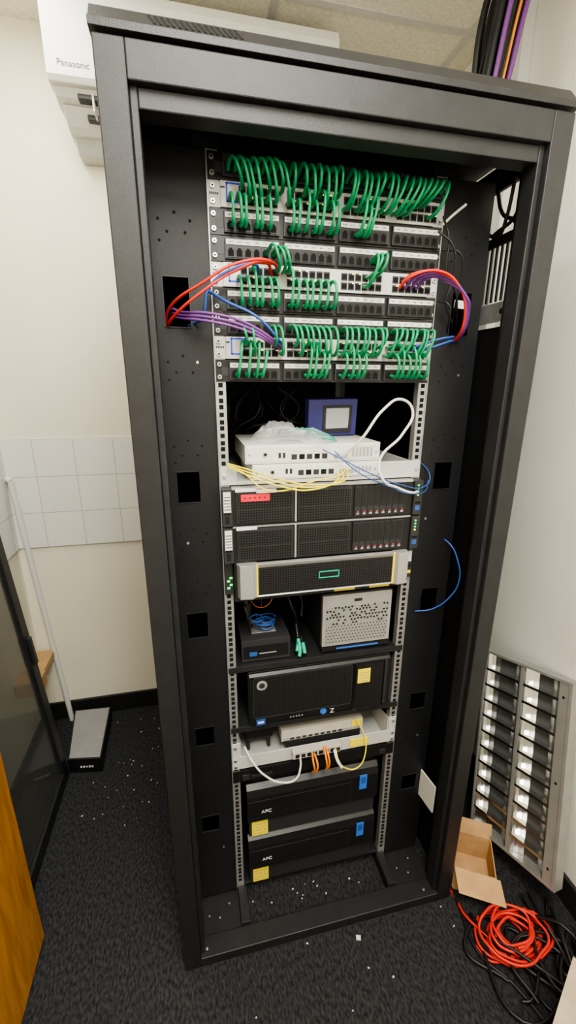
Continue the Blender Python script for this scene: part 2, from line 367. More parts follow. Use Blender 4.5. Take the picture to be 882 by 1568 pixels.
# ---------------------------------------------------------------- open bay: white shelf & routers
b=B(); zb=z(14)+.002
b.box(-.2413,-.205,YR-.003,YR,zb,zb+.041,'sw'); b.box(.135,.2413,YR-.003,YR,zb,zb+.041,'sw')
b.box(-.205,.135,YR-.003,YR,zb,zb+.008,'sw')
b.box(-.22,.22,YR,YR+.38,zb,zb+.003,'sw'); 
for s in (-1,1): b.box(s*.22,s*.217,YR,YR+.38,zb,zb+.04,'sw')
for s in (-1,1): b.cyl((s*.2325,YR-.006,zb+.02),(s*.2325,YR-.003,zb+.02),.0045,'steel',10)
b.done('rack_shelf',bev=.0008)
def router(z0,y0,x0,x1,h,d):
    b=B(); b.box(x0,x1,y0,y0+d,z0,z0+h,'white')
    b.box(x0+.004,x1-.004,y0-.0015,y0,z0+.004,z0+h-.004,'label')
    b.cyl((x0+.045,y0-.003,z0+h*.5),(x0+.045,y0,z0+h*.5),.006,'silver',14); b.cyl((x0+.045,y0-.0035,z0+h*.5),(x0+.045,y0-.002,z0+h*.5),.0035,'hole',12)
    for i,x in enumerate((.075,.085)): b.box(x0+x,x0+x+.006,y0-.0022,y0-.001,z0+.012,z0+.024,'black2')
    for i in range(5): b.box(x0+.105+i*.018,x0+.118+i*.018,y0-.0025,y0-.001,z0+.008,z0+.02,'hole' if i%2 else 'black2'); 
    for i in range(4): b.box(x0+.12+i*.018,x0+.126+i*.018,y0-.0025,y0-.001,z0+.025,z0+.028,'ledy' if i%2 else 'ledg')
    for i in range(2): b.box(x0+.205+i*.02,x0+.219+i*.02,y0-.0025,y0-.001,z0+.008,z0+.018,'steel')
    for i in range(6): b.box(x1-.07+i*.009,x1-.064+i*.009,y0-.0022,y0-.001,z0+.01,z0+h-.01,'silver')
    for x in (x0+.01,x1-.01): b.cyl((x,y0-.003,z0+h/2),(x,y0,z0+h/2),.003,'steel',8)
    return b.done('network_router',bev=.002)
router(zb+.0095,YR-.005,-.17,.132,.034,.22)
router(zb+.045,YR+.0,-.185,.135,.042,.22)
bx=B(); c=Vector((.060,YR+.15,zb+.137)); 
bx.obox(c,(.130,0,.002),(0,.035,.004),(-.001,-.010,.092),'purplebox')
bx.obox(c+Vector((.012,-.0180,-.006)),(.078,0,.001),(0,.002,0),(0,-.006,.070),'black2')
bx.obox(c+Vector((.012,-.0185,-.006)),(.062,0,.001),(0,.002,0),(0,-.006,.056),'screen')
bx.done('display_module',bev=.002)
# crumpled clear bag draped over the router
bm=bmesh.new(); bmesh.ops.create_grid(bm,x_segments=80,y_segments=60,size=1)
top=zb+.0875
def ridge(v): return 1-abs(NZ.noise(v))*2
for v in bm.verts:
    x,y=v.co.x,v.co.y
    h=max(0,1-(x*x*.9+y*y*.9)); r1=.6*max(0,ridge(Vector((x*1.6+y,y*1.6,1))))+.35*max(0,ridge(Vector((x*3.4-y,y*2.6,4))))+.12*max(0,ridge(Vector((x*7,y*7+x*3,8))))
    zz=h**.6*(.008+.030*r1)+.030*max(0,-x+.1)*h
    v.co=Vector((-.065+x*.092+.014*NZ.noise(Vector((x*2,y*2,2))),YR+.065+y*.06+.014*NZ.noise(Vector((x*2,y*2,6))),top+.001+zz))
bmesh.ops.rotate(bm,cent=Vector((-.065,YR+.065,top)),matrix=Matrix.Rotation(-.3,3,'Z'),verts=bm.verts)
me=bpy.data.meshes.new('plastic_bag'); bm.to_mesh(me); bm.free(); me.materials.append(M['bag']); o=bpy.data.objects.new('plastic_bag',me); col.objects.link(o)
for p in me.polygons: p.use_smooth=True
cl=empty('shelf_network_leads')
cables('white_loop_lead',[[(.04,YR-.012,zb+.06),(.07,YR-.04,zb+.10),(.12,YR-.04,zb+.165),(.165,YR-.03,zb+.185),(.195,YR-.03,zb+.16),(.17,YR-.04,zb+.11),(.115,YR-.045,zb+.05),(.12,YR-.06,zb+.01),(.16,YR-.05,zb-.012),(.21,YR-.04,zb-.03),(.235,YR-.02,zb-.03)]],'wcab',.0031,cl)
yp=[]
for i in range(3):
    yp.append([(.025+i*.012,YR-.012,zb+.022+.004*i),(.02+i*.01,YR-.04,zb+.012),(-.05,YR-.05,zb-.008+i*.006),(-.12,YR-.045,zb+.004+i*.008),(-.19,YR-.03,zb+.03+i*.006),(-.225,YR-.015,zb+.045+i*.003)])
yp.append([(-.225,YR-.012,zb+.046),(-.19,YR-.03,zb+.03),(-.155,YR-.045,zb+.0),(-.11,YR-.045,zb-.008),(-.04,YR-.05,zb+.012),(.03,YR-.03,zb+.02),(.05,YR-.01,zb+.03)])
cables('yellow_leads',yp,'ycab',.0018,cl)
cables('green_bag_lead',[[(-.09,YR+.07,top+.02),(-.04,YR+.03,top+.03),(.0,YR+.01,top+.02),(.03,YR+.03,top+.006),(.0,YR+.06,top+.01),(-.03,YR+.05,top+.03)],[(-.03,YR+.02,top+.012),(.01,YR+.0,top+.01),(.03,YR+.01,top+.004)]],'tealcab',.002,cl)
cables('blue_thin_leads',[[(-.01,YR-.01,zb+.075),(.02,YR-.03,zb+.06),(.1,YR-.045,zb+.02),(.18,YR-.04,zb-.01),(.24,YR-.03,zb-.02),(.268,YR-.01,zb-.0),(.25,YR,zb+.03),(.235,YR+.0,zb+.035)],[(.02,YR-.01,zb+.07),(.06,YR-.04,zb+.03),(.13,YR-.045,zb-.005),(.2,YR-.045,zb-.03),(.255,YR-.02,zb-.03),(.27,YR+.0,zb-.01)]],'bcab',.0014,cl)
kp=[]
for i in range(26):
    x=ru(-.2,.2); y=ru(.35,.6)
    kp.append([(x,y,1.52),(x+ru(-.05,.05),y-.02,1.46),(x+ru(-.1,.1),y,1.40),(x+ru(-.15,.15),y+.05,1.34),(x+ru(-.1,.1),y+.1,1.25)])
for i in range(14):
    x=ru(-.2,.2); y=ru(.5,.65)
    kp.append([(x,y,1.03),(x+ru(-.05,.05),y-.02,.98),(x+ru(-.08,.08),y,.92),(x+ru(-.05,.05),y+.05,.84)])
cables('rear_power_cables',kp,'kcab',.0035)

# ---------------------------------------------------------------- 2U servers
def server(n,redlab):
    b=B(); z1=z(n)-.001; z0=z(n+2)+.001; F=YR-.022
    b.box(-.219,.219,F+.004,YR+.60,z0,z1,'silver')
    b.box(-.219,.219,F,F+.004,z1-.004,z1,'steel')
    b.box(-.219,.219,F,F+.004,z0,z1-.004,'black')
    for x0,x1 in ((-.210,-.080),(-.069,.060)):
        b.box(x0,x1,F-.003,F,z0+.006,z1-.007,'black2'); b.box(x0+.003,x1-.003,F-.0045,F-.003,z0+.006,z0+.036,'mesh')
        b.box(x0+.003,x1-.003,F-.0045,F-.003,z0+.040,z1-.012,'mesh')
    b.box(-.0765,-.0725,F-.004,F,z0+.003,z1-.004,'silver')
    for k in range(8):
        x=.068+k*.0162
        b.box(x,x+.0150,F-.005,F,z0+.006,z1-.008,'black2')
        b.box(x+.0018,x+.0130,F-.0058,F-.005,z0+.030,z1-.010,'black')
        b.box(x+.0035,x+.0115,F-.007,F-.005,z0+.0085,z0+.020,'black2')
        b.box(x+.004,x+.011,F-.0075,F-.007,z0+.011,z0+.015,'silver' if k%3 else 'zinc')
        b.box(x+.006,x+.010,F-.0075,F-.007,z0+.0165,z0+.019,'red')
    for s in (-1,1):
        b.box(s*.2195,s*.2413,YR-.028,YR,z0+.001,z1-.001,'black2')
        b.box(s*.223,s*.238,YR-.030,YR-.028,z0+.030,z0+.034,'hole')
    b.box(-.2385,-.2225,YR-.0295,YR-.028,z0+.034,z1-.006,'label')
    for k in range(5): b.box(-.2375,-.2235,YR-.0298,YR-.0295,z0+.040+k*.007,z0+.042+k*.007,'black2')
    for k in range(4): b.cyl((.229,YR-.030,z1-.012-k*.008),(.229,YR-.028,z1-.012-k*.008),.0022,'ledg' if k!=3 else 'ledy',8)
    b.box(.224,.236,YR-.029,YR-.028,z0+.012,z0+.024,'bcab'); b.box(-.236,-.226,YR-.029,YR-.028,z0+.008,z0+.026,'black')
    b.box(-.212,-.165,F-.006,F-.003,z1-.008,z1+.0,'label')
    if redlab:
        b.box(-.20,-.135,F-.0062,F-.0045,z1-.030,z1-.014,'red'); b.box(-.165,-.12,F-.0062,F-.003,z1-.012,z1-.004,'label')
        for k in range(5): b.box(-.193+k*.011,-.189+k*.011,F-.0065,F-.0062,z1-.0235,z1-.0205,'black2')
    return b.done('rack_server',bev=.0005)
server(14,True); server(16,False)
b=B(); z1=z(18)-.001; z0=z(20)+.001; F=YR-.030
b.box(-.219,.219,YR-.004,YR+.45,z0,z1,'silver')
b.box(-.2195,.222,F+.006,YR-.004,z0+.002,z1-.002,'black')
b.box(-.166,.176,F-.002,F+.006,z0+.004,z1-.012,'mesh'); b.prism([(F-.002,z1-.012),(F-.006,z1-.003),(F+.006,z1-.001),(F+.006,z1-.012)],-.166,.176,'silver')
b.prism([(F-.002,z0+.004),(F-.004,z0+.001),(F+.006,z0+.0),(F+.006,z0+.004)],-.166,.176,'silver')
for s,o in ((-1,0),(1,.005)):
    xs=[s*.166+o*2,s*.180+o,s*.208+o,s*.218]
    pr=[(xs[0],F-.002),(xs[1],F-.013),(xs[2],F-.010),(xs[3],F+.02),(xs[3],F+.024),(xs[0],F+.01)]
    b.prism(pr,z0+.001,z1-.001,'silver','z')
    b.prism([(xs[0]-s*.001,F-.0034),(xs[0]+s*.003,F-.0060),(xs[0]+s*.004,F-.002),(xs[0]-s*.001,F-.001)],z0+.001,z1-.001,'yellow','z')
tx,tz=.008,(z0+z1)/2+.0
for a in ((-.026,.026,.0065,.009),(-.026,.026,-.009,-.0065),(-.026,-.0235,-.009,.009),(.0235,.026,-.009,.009)):
    b.box(tx+a[0],tx+a[1],F-.005,F-.002,tz+a[2],tz+a[3],'teal')
b.box(tx-.0235,tx+.0235,F-.0035,F-.002,tz-.0065,tz+.0065,'black')
for s in (-1,1):
    b.box(s*.2225,s*.2413,YR-.006,YR,z0,z1,'black2')
for k,(dz,m_) in enumerate(((.018,'ledg'),(.026,'ledg'),(.036,'ledg'),(.044,'ledg'))):
    b.box(-.236+.006*(k%2),-.229+.006*(k%2),YR-.0085,YR-.006,z0+dz-.0025,z0+dz+.0025,m_)
b.box(.226,.240,YR-.008,YR-.006,z0+.045,z0+.075,'label'); b.box(.226,.240,YR-.009,YR-.006,z0+.012,z0+.02,'yellow')
b.box(.226,.240,YR-.0085,YR-.006,z0+.03,z0+.038,'black')
b.box(-.2195,.2195,YR-.012,YR+.02,z0-.018,z0-.001,'black2'); b.box(.03,.085,YR-.0135,YR-.012,z0-.016,z0-.003,'yellow'); b.box(.125,.180,YR-.0135,YR-.012,z0-.016,z0-.003,'yellow')
b.done('storage_array',bev=.0008)

# ---------------------------------------------------------------- lower bay shelf
def shelf(name,zt,d=.55):
    b=B(); b.box(-.2413,.2413,YR-.003,YR,zt-.016,zt+.0,'rack'); b.box(-.2195,.2195,YR,YR+d,zt-.003,zt,'rack')
    b.box(-.2195,-.2175,YR,YR+d,zt-.03,zt-.003,'rack'); b.box(.2175,.2195,YR,YR+d,zt-.03,zt-.003,'rack')
    b.done(name,bev=.0006)
SZ=.834
shelf('rack_shelf',SZ)
b=B(); x0,x1=.008,.200; y0=YR+.005; s0=SZ+.001; s1=SZ+.172
b.box(x0,x1,y0+.012,y0+.24,s0+.006,s1,'black2')
b.box(x0,x1,y0,y0+.014,s0+.022,s1-.0,'silver'); b.box(x0+.008,x1-.008,y0-.001,y0,s0+.028,s1-.034,'smesh')
b.box(x0+.008,x1-.008,y0-.0012,y0,s1-.030,s1-.006,'silver'); b.box(x0+.085,x0+.107,y0-.0022,y0-.001,s1-.022,s1-.014,'black2')
nc,nr=19,12
for i_ in range(nc):
    for j_ in range(nr):
        px=x0+.014+i_*(x1-x0-.028)/(nc-1); pz=s0+.034+j_*(.100/(nr-1))
        px+=.0045*((j_%2)-.5)
        if px<x0+.011 or px>x1-.011: continue
        if j_>=6 and R()<.55+.05*(j_-6)*(1 if j_<10 else .6): sz_=.0040
        elif j_>=6: continue
        else: sz_=.0014
        if sz_>.003:
            up=1 if R()<.5 else -1
            i9=b.mi('hole'); v=[b.bm.verts.new(q) for q in ((px-sz_,y0-.0013,pz-sz_*.8*up),(px+sz_,y0-.0013,pz-sz_*.8*up),(px,y0-.0013,pz+sz_*.9*up))]; b.bm.faces.new(v).material_index=i9
        else: b.box(px-sz_,px+sz_,y0-.0014,y0-.0010,pz-sz_,pz+sz_,'hole')
b.box(x0,x1,y0-.001,y0+.014,s0+.006,s0+.020,'black'); b.box(x0+.04,x0+.16,y0-.0025,y0-.001,s0+.011,s0+.015,'ledb')
for x in (x0+.02,x1-.02): b.box(x-.008,x+.008,y0+.02,y0+.05,s0,s0+.006,'black')
b.done('tower_microserver',bev=0)
b=B(); x0,x1=-.205,-.078; y0=YR+.01; 
b.box(x0,x1,y0,y0+.17,SZ+.004,SZ+.066,'black2'); b.box(x0+.004,x1-.004,y0-.001,y0,SZ+.012,SZ+.05,'black')
b.box(x0+.02,x0+.04,y0-.002,y0-.001,SZ+.02,SZ+.032,'bcab'); b.box(x0+.045,x0+.09,y0-.002,y0-.001,SZ+.024,SZ+.027,'silver')
b.box(x0+.03,x0+.095,y0+.03,y0+.10,SZ+.066,SZ+.068,'zinc')
for x in (x0+.012,x1-.012): b.cyl((x,y0+.02,SZ+.0005),(x,y0+.02,SZ+.004),.006,'black',10)
b.cyl((x0+.03,y0+.1,SZ+.066),(x0+.03,y0+.1,SZ+.12),.009,'black2',12); b.cyl((x0+.03,y0+.1,SZ+.12),(x0+.0,y0+.1,SZ+.135),.007,'black2',12)
b.done('mini_computer',bev=.004)
cb=[]
for i in range(6):
    cx=-.14+ru(-.02,.02); cy=YR+.06+ru(-.01,.02); zc=SZ+.075+i*.004; r0=ru(.018,.028)
    cb.append([(cx+r0*math.cos(t),cy+r0*.8*math.sin(t),zc+ru(-.003,.006)) for t in [j*.9 for j in range(8)]])
ml=empty('console_leads')
cables('blue_coil',cb,'bcab',.0018,ml)
cables('teal_plug',[[(-.045,YR+.10,SZ+.10),(-.05,YR+.06,SZ+.07),(-.052,YR+.03,SZ+.045)],[(-.04,YR+.04,SZ+.04),(-.045,YR+.015,SZ+.022),(-.06,YR+.02,SZ+.01)]],'kcab',.004,ml)
cables('teal_lead',[[(-.052,YR+.02,SZ+.040),(-.052,YR+.005,SZ+.02),(-.055,YR+.0,SZ+.008)],[(-.042,YR+.015,SZ+.038),(-.04,YR+.0,SZ+.015)],[(-.05,YR+.03,SZ+.04),(-.06,YR+.005,SZ+.02)]],'tealcab',.005,ml)
cables('amber_leads',[[(-.17,YR+.12,SZ+.13),(-.15,YR+.1,SZ+.11),(-.12,YR+.09,SZ+.12),(-.10,YR+.12,SZ+.15),(-.08,YR+.25,SZ+.17)],[(-.1,YR+.2,SZ+.17),(-.12,YR+.2,SZ+.11),(-.13,YR+.15,SZ+.08)]],'ocab',.0012,ml)
cables('dark_leads',[[(-.20,YR+.03,SZ+.185),(-.19,YR+.0,SZ+.15),(-.18,YR+.02,SZ+.10),(-.17,YR+.06,SZ+.08)],[(-.08,YR+.06,SZ+.185),(-.07,YR+.03,SZ+.14),(-.055,YR+.04,SZ+.10),(-.05,YR+.06,SZ+.07)],[(-.06,YR+.1,SZ+.185),(-.03,YR+.08,SZ+.13),(-.035,YR+.06,SZ+.09)]],'kcab',.003,ml)

# ---------------------------------------------------------------- workstation tower on its side
WZ=.645
shelf('rack_shelf',WZ)
b=B(); x0,x1=-.192,.205; y0=YR-.012; h0=WZ+.004; h1=WZ+.168
b.box(x0,x1,y0+.012,y0+.44,h0,h1,'black2')
b.prism([(y0+.006,h0+.002),(y0,h0+.008),(y0,h1-.008),(y0+.006,h1-.002),(y0+.012,h1-.002),(y0+.012,h0+.002)],x0+.002,x1-.002,'black')
b.box(x0+.012,.09,y0-.002,y0,h0+.03,h1-.012,'mesh')
b.box(x0+.010,.092,y0-.0028,y0,h0+.026,h0+.030,'black2'); b.box(x0+.010,.092,y0-.0028,y0,h1-.012,h1-.009,'black2')
b.box(x0+.010,x0+.013,y0-.0028,y0,h0+.026,h1-.009,'black2'); b.box(.089,.092,y0-.0028,y0,h0+.026,h1-.009,'black2')
b.prism([(.094,y0),(.100,y0-.010),(.178,y0-.010),(.186,y0)],h0+.012,h1-.010,'black','z')
b.box(.185,.192,y0-.006,y0,h0+.012,h1-.01,'black2')
b.box(.104,.140,y0-.0115,y0-.010,h1-.066,h1-.022,'yellow')
for k in range(4): b.box(.108,.136,y0-.0118,y0-.0115,h1-.034-k*.009,h1-.032-k*.009,'card')
b.cyl((x0+.034,y0-.004,h1-.034),(x0+.034,y0-.0015,h1-.034),.014,'silver',20); b.cyl((x0+.034,y0-.0045,h1-.034),(x0+.034,y0-.004,h1-.034),.008,'black2',16)
b.cyl((.012,y0-.003,h0+.016),(.012,y0,h0+.016),.009,'ledb',18)
b.box(x0+.018,x0+.042,y0-.002,y0,h0+.004,h0+.022,'bcab'); b.box(x0+.022,x0+.038,y0-.0025,y0-.002,h0+.010,h0+.016,'label')
for k in range(5): b.cyl((-.08+k*.008,y0-.002,h0+.014),(-.08+k*.008,y0,h0+.014),.002,'silver',8)
for k in range(3): b.box(.10+k*.018,.112+k*.018,y0-.001,y0+.001,h0+.003,h0+.009,'silver')
for x in (x0+.03,x1-.03): b.box(x-.015,x+.015,y0+.03,y0+.3,WZ+.0005,h0,'black')
w=empty('workstation_computer'); o=b.done('casing',w,.0015)
text('badge','Z',( .03,y0-.003,h0+.008),.020,'label',w)

# ---------------------------------------------------------------- light grey comms shelf and modem
CZ=.505
b=B()
b.box(-.2413,.2413,YR-.003,YR,CZ,CZ+.042,'sw')
b.box(-.2195,.2195,YR,YR+.26,CZ,CZ+.003,'sw')
for s in (-1,1):
    b.prism([(YR,CZ+.003),(YR+.26,CZ+.003),(YR+.26,CZ+.03),(YR,CZ+.085)],s*.2195,s*.217,'sw')
    b.prism([(YR-.003,CZ+.042),(YR-.003,CZ+.088),(YR,CZ+.088),(YR,CZ+.042)],s*.2413,s*.2195,'sw')
    for dz in (.01,.032,.075): b.cyl((s*.2325,YR-.0065,CZ+dz),(s*.2325,YR-.003,CZ+dz),.0045,'steel',10)
b.done('rack_shelf',bev=.0006)
b=B()
b.box(-.10,.145,YR+.015,YR+.20,CZ+.050,CZ+.086,'modem'); b.box(-.095,.14,YR+.0135,YR+.015,CZ+.053,CZ+.062,'silver')
for k in range(9): b.box(-.075+k*.018,-.063+k*.018,YR+.0128,YR+.014,CZ+.054,CZ+.061,'black2')
b.box(.11,.14,YR+.013,YR+.015,CZ+.062,CZ+.084,'yellow')
b.box(-.085,.14,YR+.02,YR+.2,CZ+.004,CZ+.050,'black2')
b.done('broadband_modem',bev=.002)
b=B()
b.box(-.20,-.12,YR+.04,YR+.16,CZ+.050,CZ+.086,'black'); b.cyl((-.155,YR+.08,CZ+.086),(-.155,YR+.08,CZ+.094),.02,'black2',16)
for x in (-.19,-.13): b.box(x-.005,x+.005,YR+.05,YR+.15,CZ+.0035,CZ+.05,'black')
b.done('power_adapter',bev=.004)
b=B()
b.box(-.075,.065,YR-.022,YR-.004,CZ+.018,CZ+.040,'modem')
for k in range(8): b.box(-.068+k*.017,-.056+k*.017,YR-.0235,YR-.022,CZ+.022,CZ+.034,'black2' if k%2 else 'hole')
b.box(.10,.155,YR-.006,YR-.0035,CZ+.006,CZ+.034,'yellow')
b.done('fibre_media_converter',bev=.001)
lm=empty('modem_leads')
cables('orange_leads',[[(-.02,YR-.024,CZ+.03),(-.022,YR-.045,CZ+.02),(-.018,YR-.045,CZ-.005),(-.02,YR-.03,CZ-.03)],[(-.014,YR-.024,CZ+.03),(-.012,YR-.05,CZ+.02),(-.012,YR-.045,CZ-.01),(-.015,YR-.03,CZ-.03)],[(.015,YR-.02,CZ+.045),(.014,YR-.045,CZ+.03),(.018,YR-.045,CZ+.0),(.02,YR-.03,CZ-.025)],[(.02,YR-.02,CZ+.045),(.022,YR-.045,CZ+.03),(.024,YR-.045,CZ+.0),(.02,YR-.03,CZ-.03)]],'ocab',.0027,lm)
cables('white_lead',[[(-.205,YR+.01,CZ+.06),(-.19,YR-.025,CZ+.045),(-.155,YR-.04,CZ+.0),(-.11,YR-.045,CZ-.028),(-.07,YR-.04,CZ-.03),(-.055,YR-.03,CZ-.0),(-.055,YR-.025,CZ+.025)]],'wcab',.0028,lm)
cables('yellow_lead',[[(.05,YR-.024,CZ+.03),(.052,YR-.04,CZ+.01),(.075,YR-.045,CZ-.022),(.11,YR-.045,CZ-.028),(.135,YR-.035,CZ+.0),(.14,YR-.01,CZ+.05),(.12,YR+.012,CZ+.09)]],'ycab',.0018,lm)
cables('white_plug',[[(.045,YR-.024,CZ+.03),(.048,YR-.045,CZ+.012),(.06,YR-.05,CZ-.01)]],'wcab',.004,lm)
b=B(); b.box(-.2413,.2413,YR-.003,YR,.458,z(32)-.013,'black'); b.box(-.2195,.2195,YR,YR+.35,.458,z(32)-.013,'black')
b.box(-.19,-.13,YR-.004,YR-.003,.466,.476,'black2'); b.box(-.215,-.195,YR-.006,YR-.003,.464,.482,'black2'); b.box(.195,.215,YR-.006,YR-.003,.464,.482,'black2')
b.done('console_drawer',bev=.0006)

# ---------------------------------------------------------------- UPS units
def ups(zt,zb_):
    u=empty('ups_battery_unit')
    b=B(); x0,x1=-.205,.195; F=YR-.004
    b.box(x0+.004,x1-.004,F+.02,F+.55,zb_+.0005,zt-.001,'black2')
    mid=zb_+.060
    # curved bezel: top edge raked back, centre groove
    b.prism([(F+.004,mid),(F-.008,mid+.006),(F-.008,zt-.034),(F-.002,zt-.012),(F+.012,zt-.002),(F+.022,zt-.002),(F+.022,mid)],x0,x1,'black')
    b.box(x0+.004,x1-.004,F+.002,F+.02,zb_+.003,mid-.003,'black2')
    b.box(x0+.004,.104,F-.0088,F-.008,zt-.050,zt-.048,'black2'); b.box(x0+.004,.104,F-.0088,F-.008,mid+.020,mid+.0215,'hole')
    b.box(.108,.110,F-.0092,F-.008,mid+.006,zt-.036,'black2')
    b.box(.135,.158,F-.0095,F-.002,zt-.082,zt-.030,'ledb'); b.box(.139,.154,F-.0099,F-.0095,zt-.060,zt-.036,'bcab')
    b.box(x0+.012,x0+.060,F-.0005,F+.002,zb_+.001,zb_+.056,'yellow')
    for k in range(4): b.box(x0+.017,x0+.055,F-.0008,F-.0004,zb_+.010+k*.011,zb_+.0125+k*.011,'card')
    b.done('casing',u,.0012)
    text('lettering','APC',(x0+.04,F-.0085,mid+.034),.016,'label',u)
ups(.434,.244); ups(.242,.054)
b=B(); b.box(-.222,.222,YR+.0,YR+.5,.046,.053,'rack'); b.done('rack_shelf',bev=.001)

cables('blue_loop_cable',[[(.325,.18,1.14),(.345,.135,1.13),(.358,.11,1.09),(.362,.10,1.04),(.345,.11,.985),(.31,.13,.945),(.27,.145,.935)]],'bcab',.0019)
b=B(); b.obox((.352,.12,.315),(.004,0,0),(0,.10,-.02),(0,0,.10),'label'); b.done('document_pouch')

# ---------------------------------------------------------------- air conditioner
ac=empty('air_conditioner')
b=B(); AX0,AX1=-.635,.225
b.prism([(1.068,2.59),(.86,2.588),(.83,2.578),(.82,2.55),(.82,2.365),(.83,2.352),(1.068,2.352)],AX0,AX1,'white')
b.prism([(.845,2.352),(.865,2.335),(.90,2.327),(1.068,2.327),(1.068,2.352)],AX0+.008,AX1-.008,'white')
b.prism([(.885,2.327),(.93,2.295),(.955,2.285),(1.068,2.285),(1.068,2.327)],AX0+.02,AX1-.02,'white')
b.prism([(.97,2.285),(1.0,2.25),(1.068,2.25),(1.068,2.285)],AX0+.03,AX1-.03,'sw')
b.box(AX0+.07,AX1-.10,.855,.89,2.331,2.347,'black2'); b.box(AX0+.085,AX1-.1,.90,.925,2.302,2.32,'black2')
for x in (AX0+.11,AX0+.4): b.box(x,x+.006,.85,.93,2.302,2.347,'white')
b.done('body',ac,.005)
text('lettering','Panasonic',(AX0+.03,.8195,2.385),.022,'black2',ac)

bl=empty('overhead_cable_bundle')
ps=[];p2=[]
for i in range(26):
    a=ru(0,6.28); r0=ru(0,.05); dx,dy=r0*math.cos(a),r0*math.sin(a)
    if i in (3,9,14): dx,dy=[(-.01,-.05),(.012,-.052),(.03,-.045)][(3,9,14).index(i)]
    w1,w2=ru(-.012,.012),ru(-.012,.012)
    if i in (3,9,14): w1=w2=0
    path=[(.60+dx*1.3,.50+dy,2.615),(.565+dx*1.2+w1,.50+dy,2.45),(.545+dx+w2,.52+dy,2.25),(.52+dx*.7,.55+dy,2.10),(.48+dx*.6,.6+dy,1.98),(.46+dx*.5,.6+dy,1.8)]
    (p2 if i in (3,9,14) else ps).append(path)
cables('dark_cables',ps,'kcab',.0095,bl); cables('red_cables',[p2[1]],'ocab',.0035,bl); cables('purple_cables',[p2[0],p2[2]],'pcab',.007,bl)

# ---------------------------------------------------------------- left side objects
b=B(); b.cyl((-1.005,1.05,1.16),(-.93,1.045,.0),.011,'white',12); b.cyl((-1.005,1.05,1.16),(-1.02,1.05,1.17),.012,'white',12)
b.done('pipe_conduit',smooth=False)
b=B(); b.box(-1.028,-.955,.88,1.05,.36,.385,'card'); b.box(-1.028,-.94,.80,.88,.34,.40,'card'); b.done('timber_bracket',bev=.002)
b=B()
def pr(poly,a,c,m): b.prism(poly,a,c,m,'z')
pr([(-.865,.73),(-.735,.71),(-.745,1.01),(-.905,1.02)],.006,.070,'black'); pr([(-.860,.737),(-.740,.718),(-.750,1.003),(-.898,1.013)],.070,.071,'topreflect')
for q in ((-.85,.75),(-.755,.735),(-.77,.98),(-.87,.99)): b.cyl((*q,0),(*q,.006),.008,'black',10)
for k in range(5): b.obox((-.815+k*.011,.7195-.0016*k,.034),(.007,-.0011,0),(0,.002,0),(0,0,.009 if k!=2 else .006),'label')
b.done('video_recorder',bev=.002)
gd=empty('glazed_cabinet_door'); b=B()
Z1=1.85; lean=-.135
def gpt(y,h,t=0): return Vector((-.865+lean*h/Z1+t,y,h))
def slab(y0,y1,h0,h1,t0,t1,m):
    b.hexa([gpt(y0,h0,t0),gpt(y0,h0,t1),gpt(y1,h0,t1),gpt(y1,h0,t0),gpt(y0,h1,t0),gpt(y0,h1,t1),gpt(y1,h1,t1),gpt(y1,h1,t0)],m)
Y0,Y1=.0,.73
slab(Y1-.045,Y1,0.001,Z1,-.022,0,'rack'); slab(Y0,Y0+.045,0.001,Z1,-.022,0,'rack')
slab(Y0+.045,Y1-.045,.001,.05,-.022,0,'rack'); slab(Y0+.045,Y1-.045,Z1-.05,Z1,-.022,0,'rack')
b.done('frame',gd,.002)
b=B(); slab(Y0+.045,Y1-.045,.05,Z1-.05,-.014,-.009,'glass'); b.done('pane',gd)
b=B(); slab(.695,.715,.55,.66,0,.012,'black2'); b.done('handle',gd,.002)
dd=empty('door_1'); b=B(); b.box(-.835,-.795,-.62,.165,.008,2.03,'wood'); b.done('leaf',dd,.002)

# ---------------------------------------------------------------- right side: louvre fixture
lf=empty('fluorescent_light_louvre')
O=Vector((.566,.145,.082)); ev=Vector((.068,-.274,.062)); sv=Vector((.088,.135,.575)); sv=sv-ev*(sv.dot(ev)/ev.dot(ev))
Wd,Ht=.29,.60; e=ev.normalized(); s=sv.normalized(); n=e.cross(s).normalized()
if n.x>0: n=-n
def fb(b,a0,a1,h0,h1,d0,d1,m):
    c=O+e*(a0+a1)/2+s*(h0+h1)/2+n*(d0+d1)/2; b.obox(c,e*(a1-a0),s*(h1-h0),n*(d1-d0),m)
b=B()
fb(b,0,Wd,0,Ht,-.035,-.031,'fix'); 
fb(b,0,.006,0,Ht,-.031,.004,'fix'); fb(b,Wd-.010,Wd,0,Ht,-.031,.004,'fix'); fb(b,0.006,Wd-.010,0,.008,-.031,.004,'fix'); fb(b,.006,Wd-.010,Ht-.008,Ht,-.031,.004,'fix')
fb(b,Wd/2-.016,Wd/2-.004,.008,Ht-.008,-.031,.0,'fix'); fb(b,Wd-.038,Wd-.010,.008,Ht-.008,-.02,.002,'fix')
for h in (.05,.3,.55): 
    c=O+e*(Wd-.024)+s*h; b.cyl(c+n*.002,c+n*.003,.004,'hole',10)
b.done('frame',lf,.001)
b=B()
i=b.mi('alu')
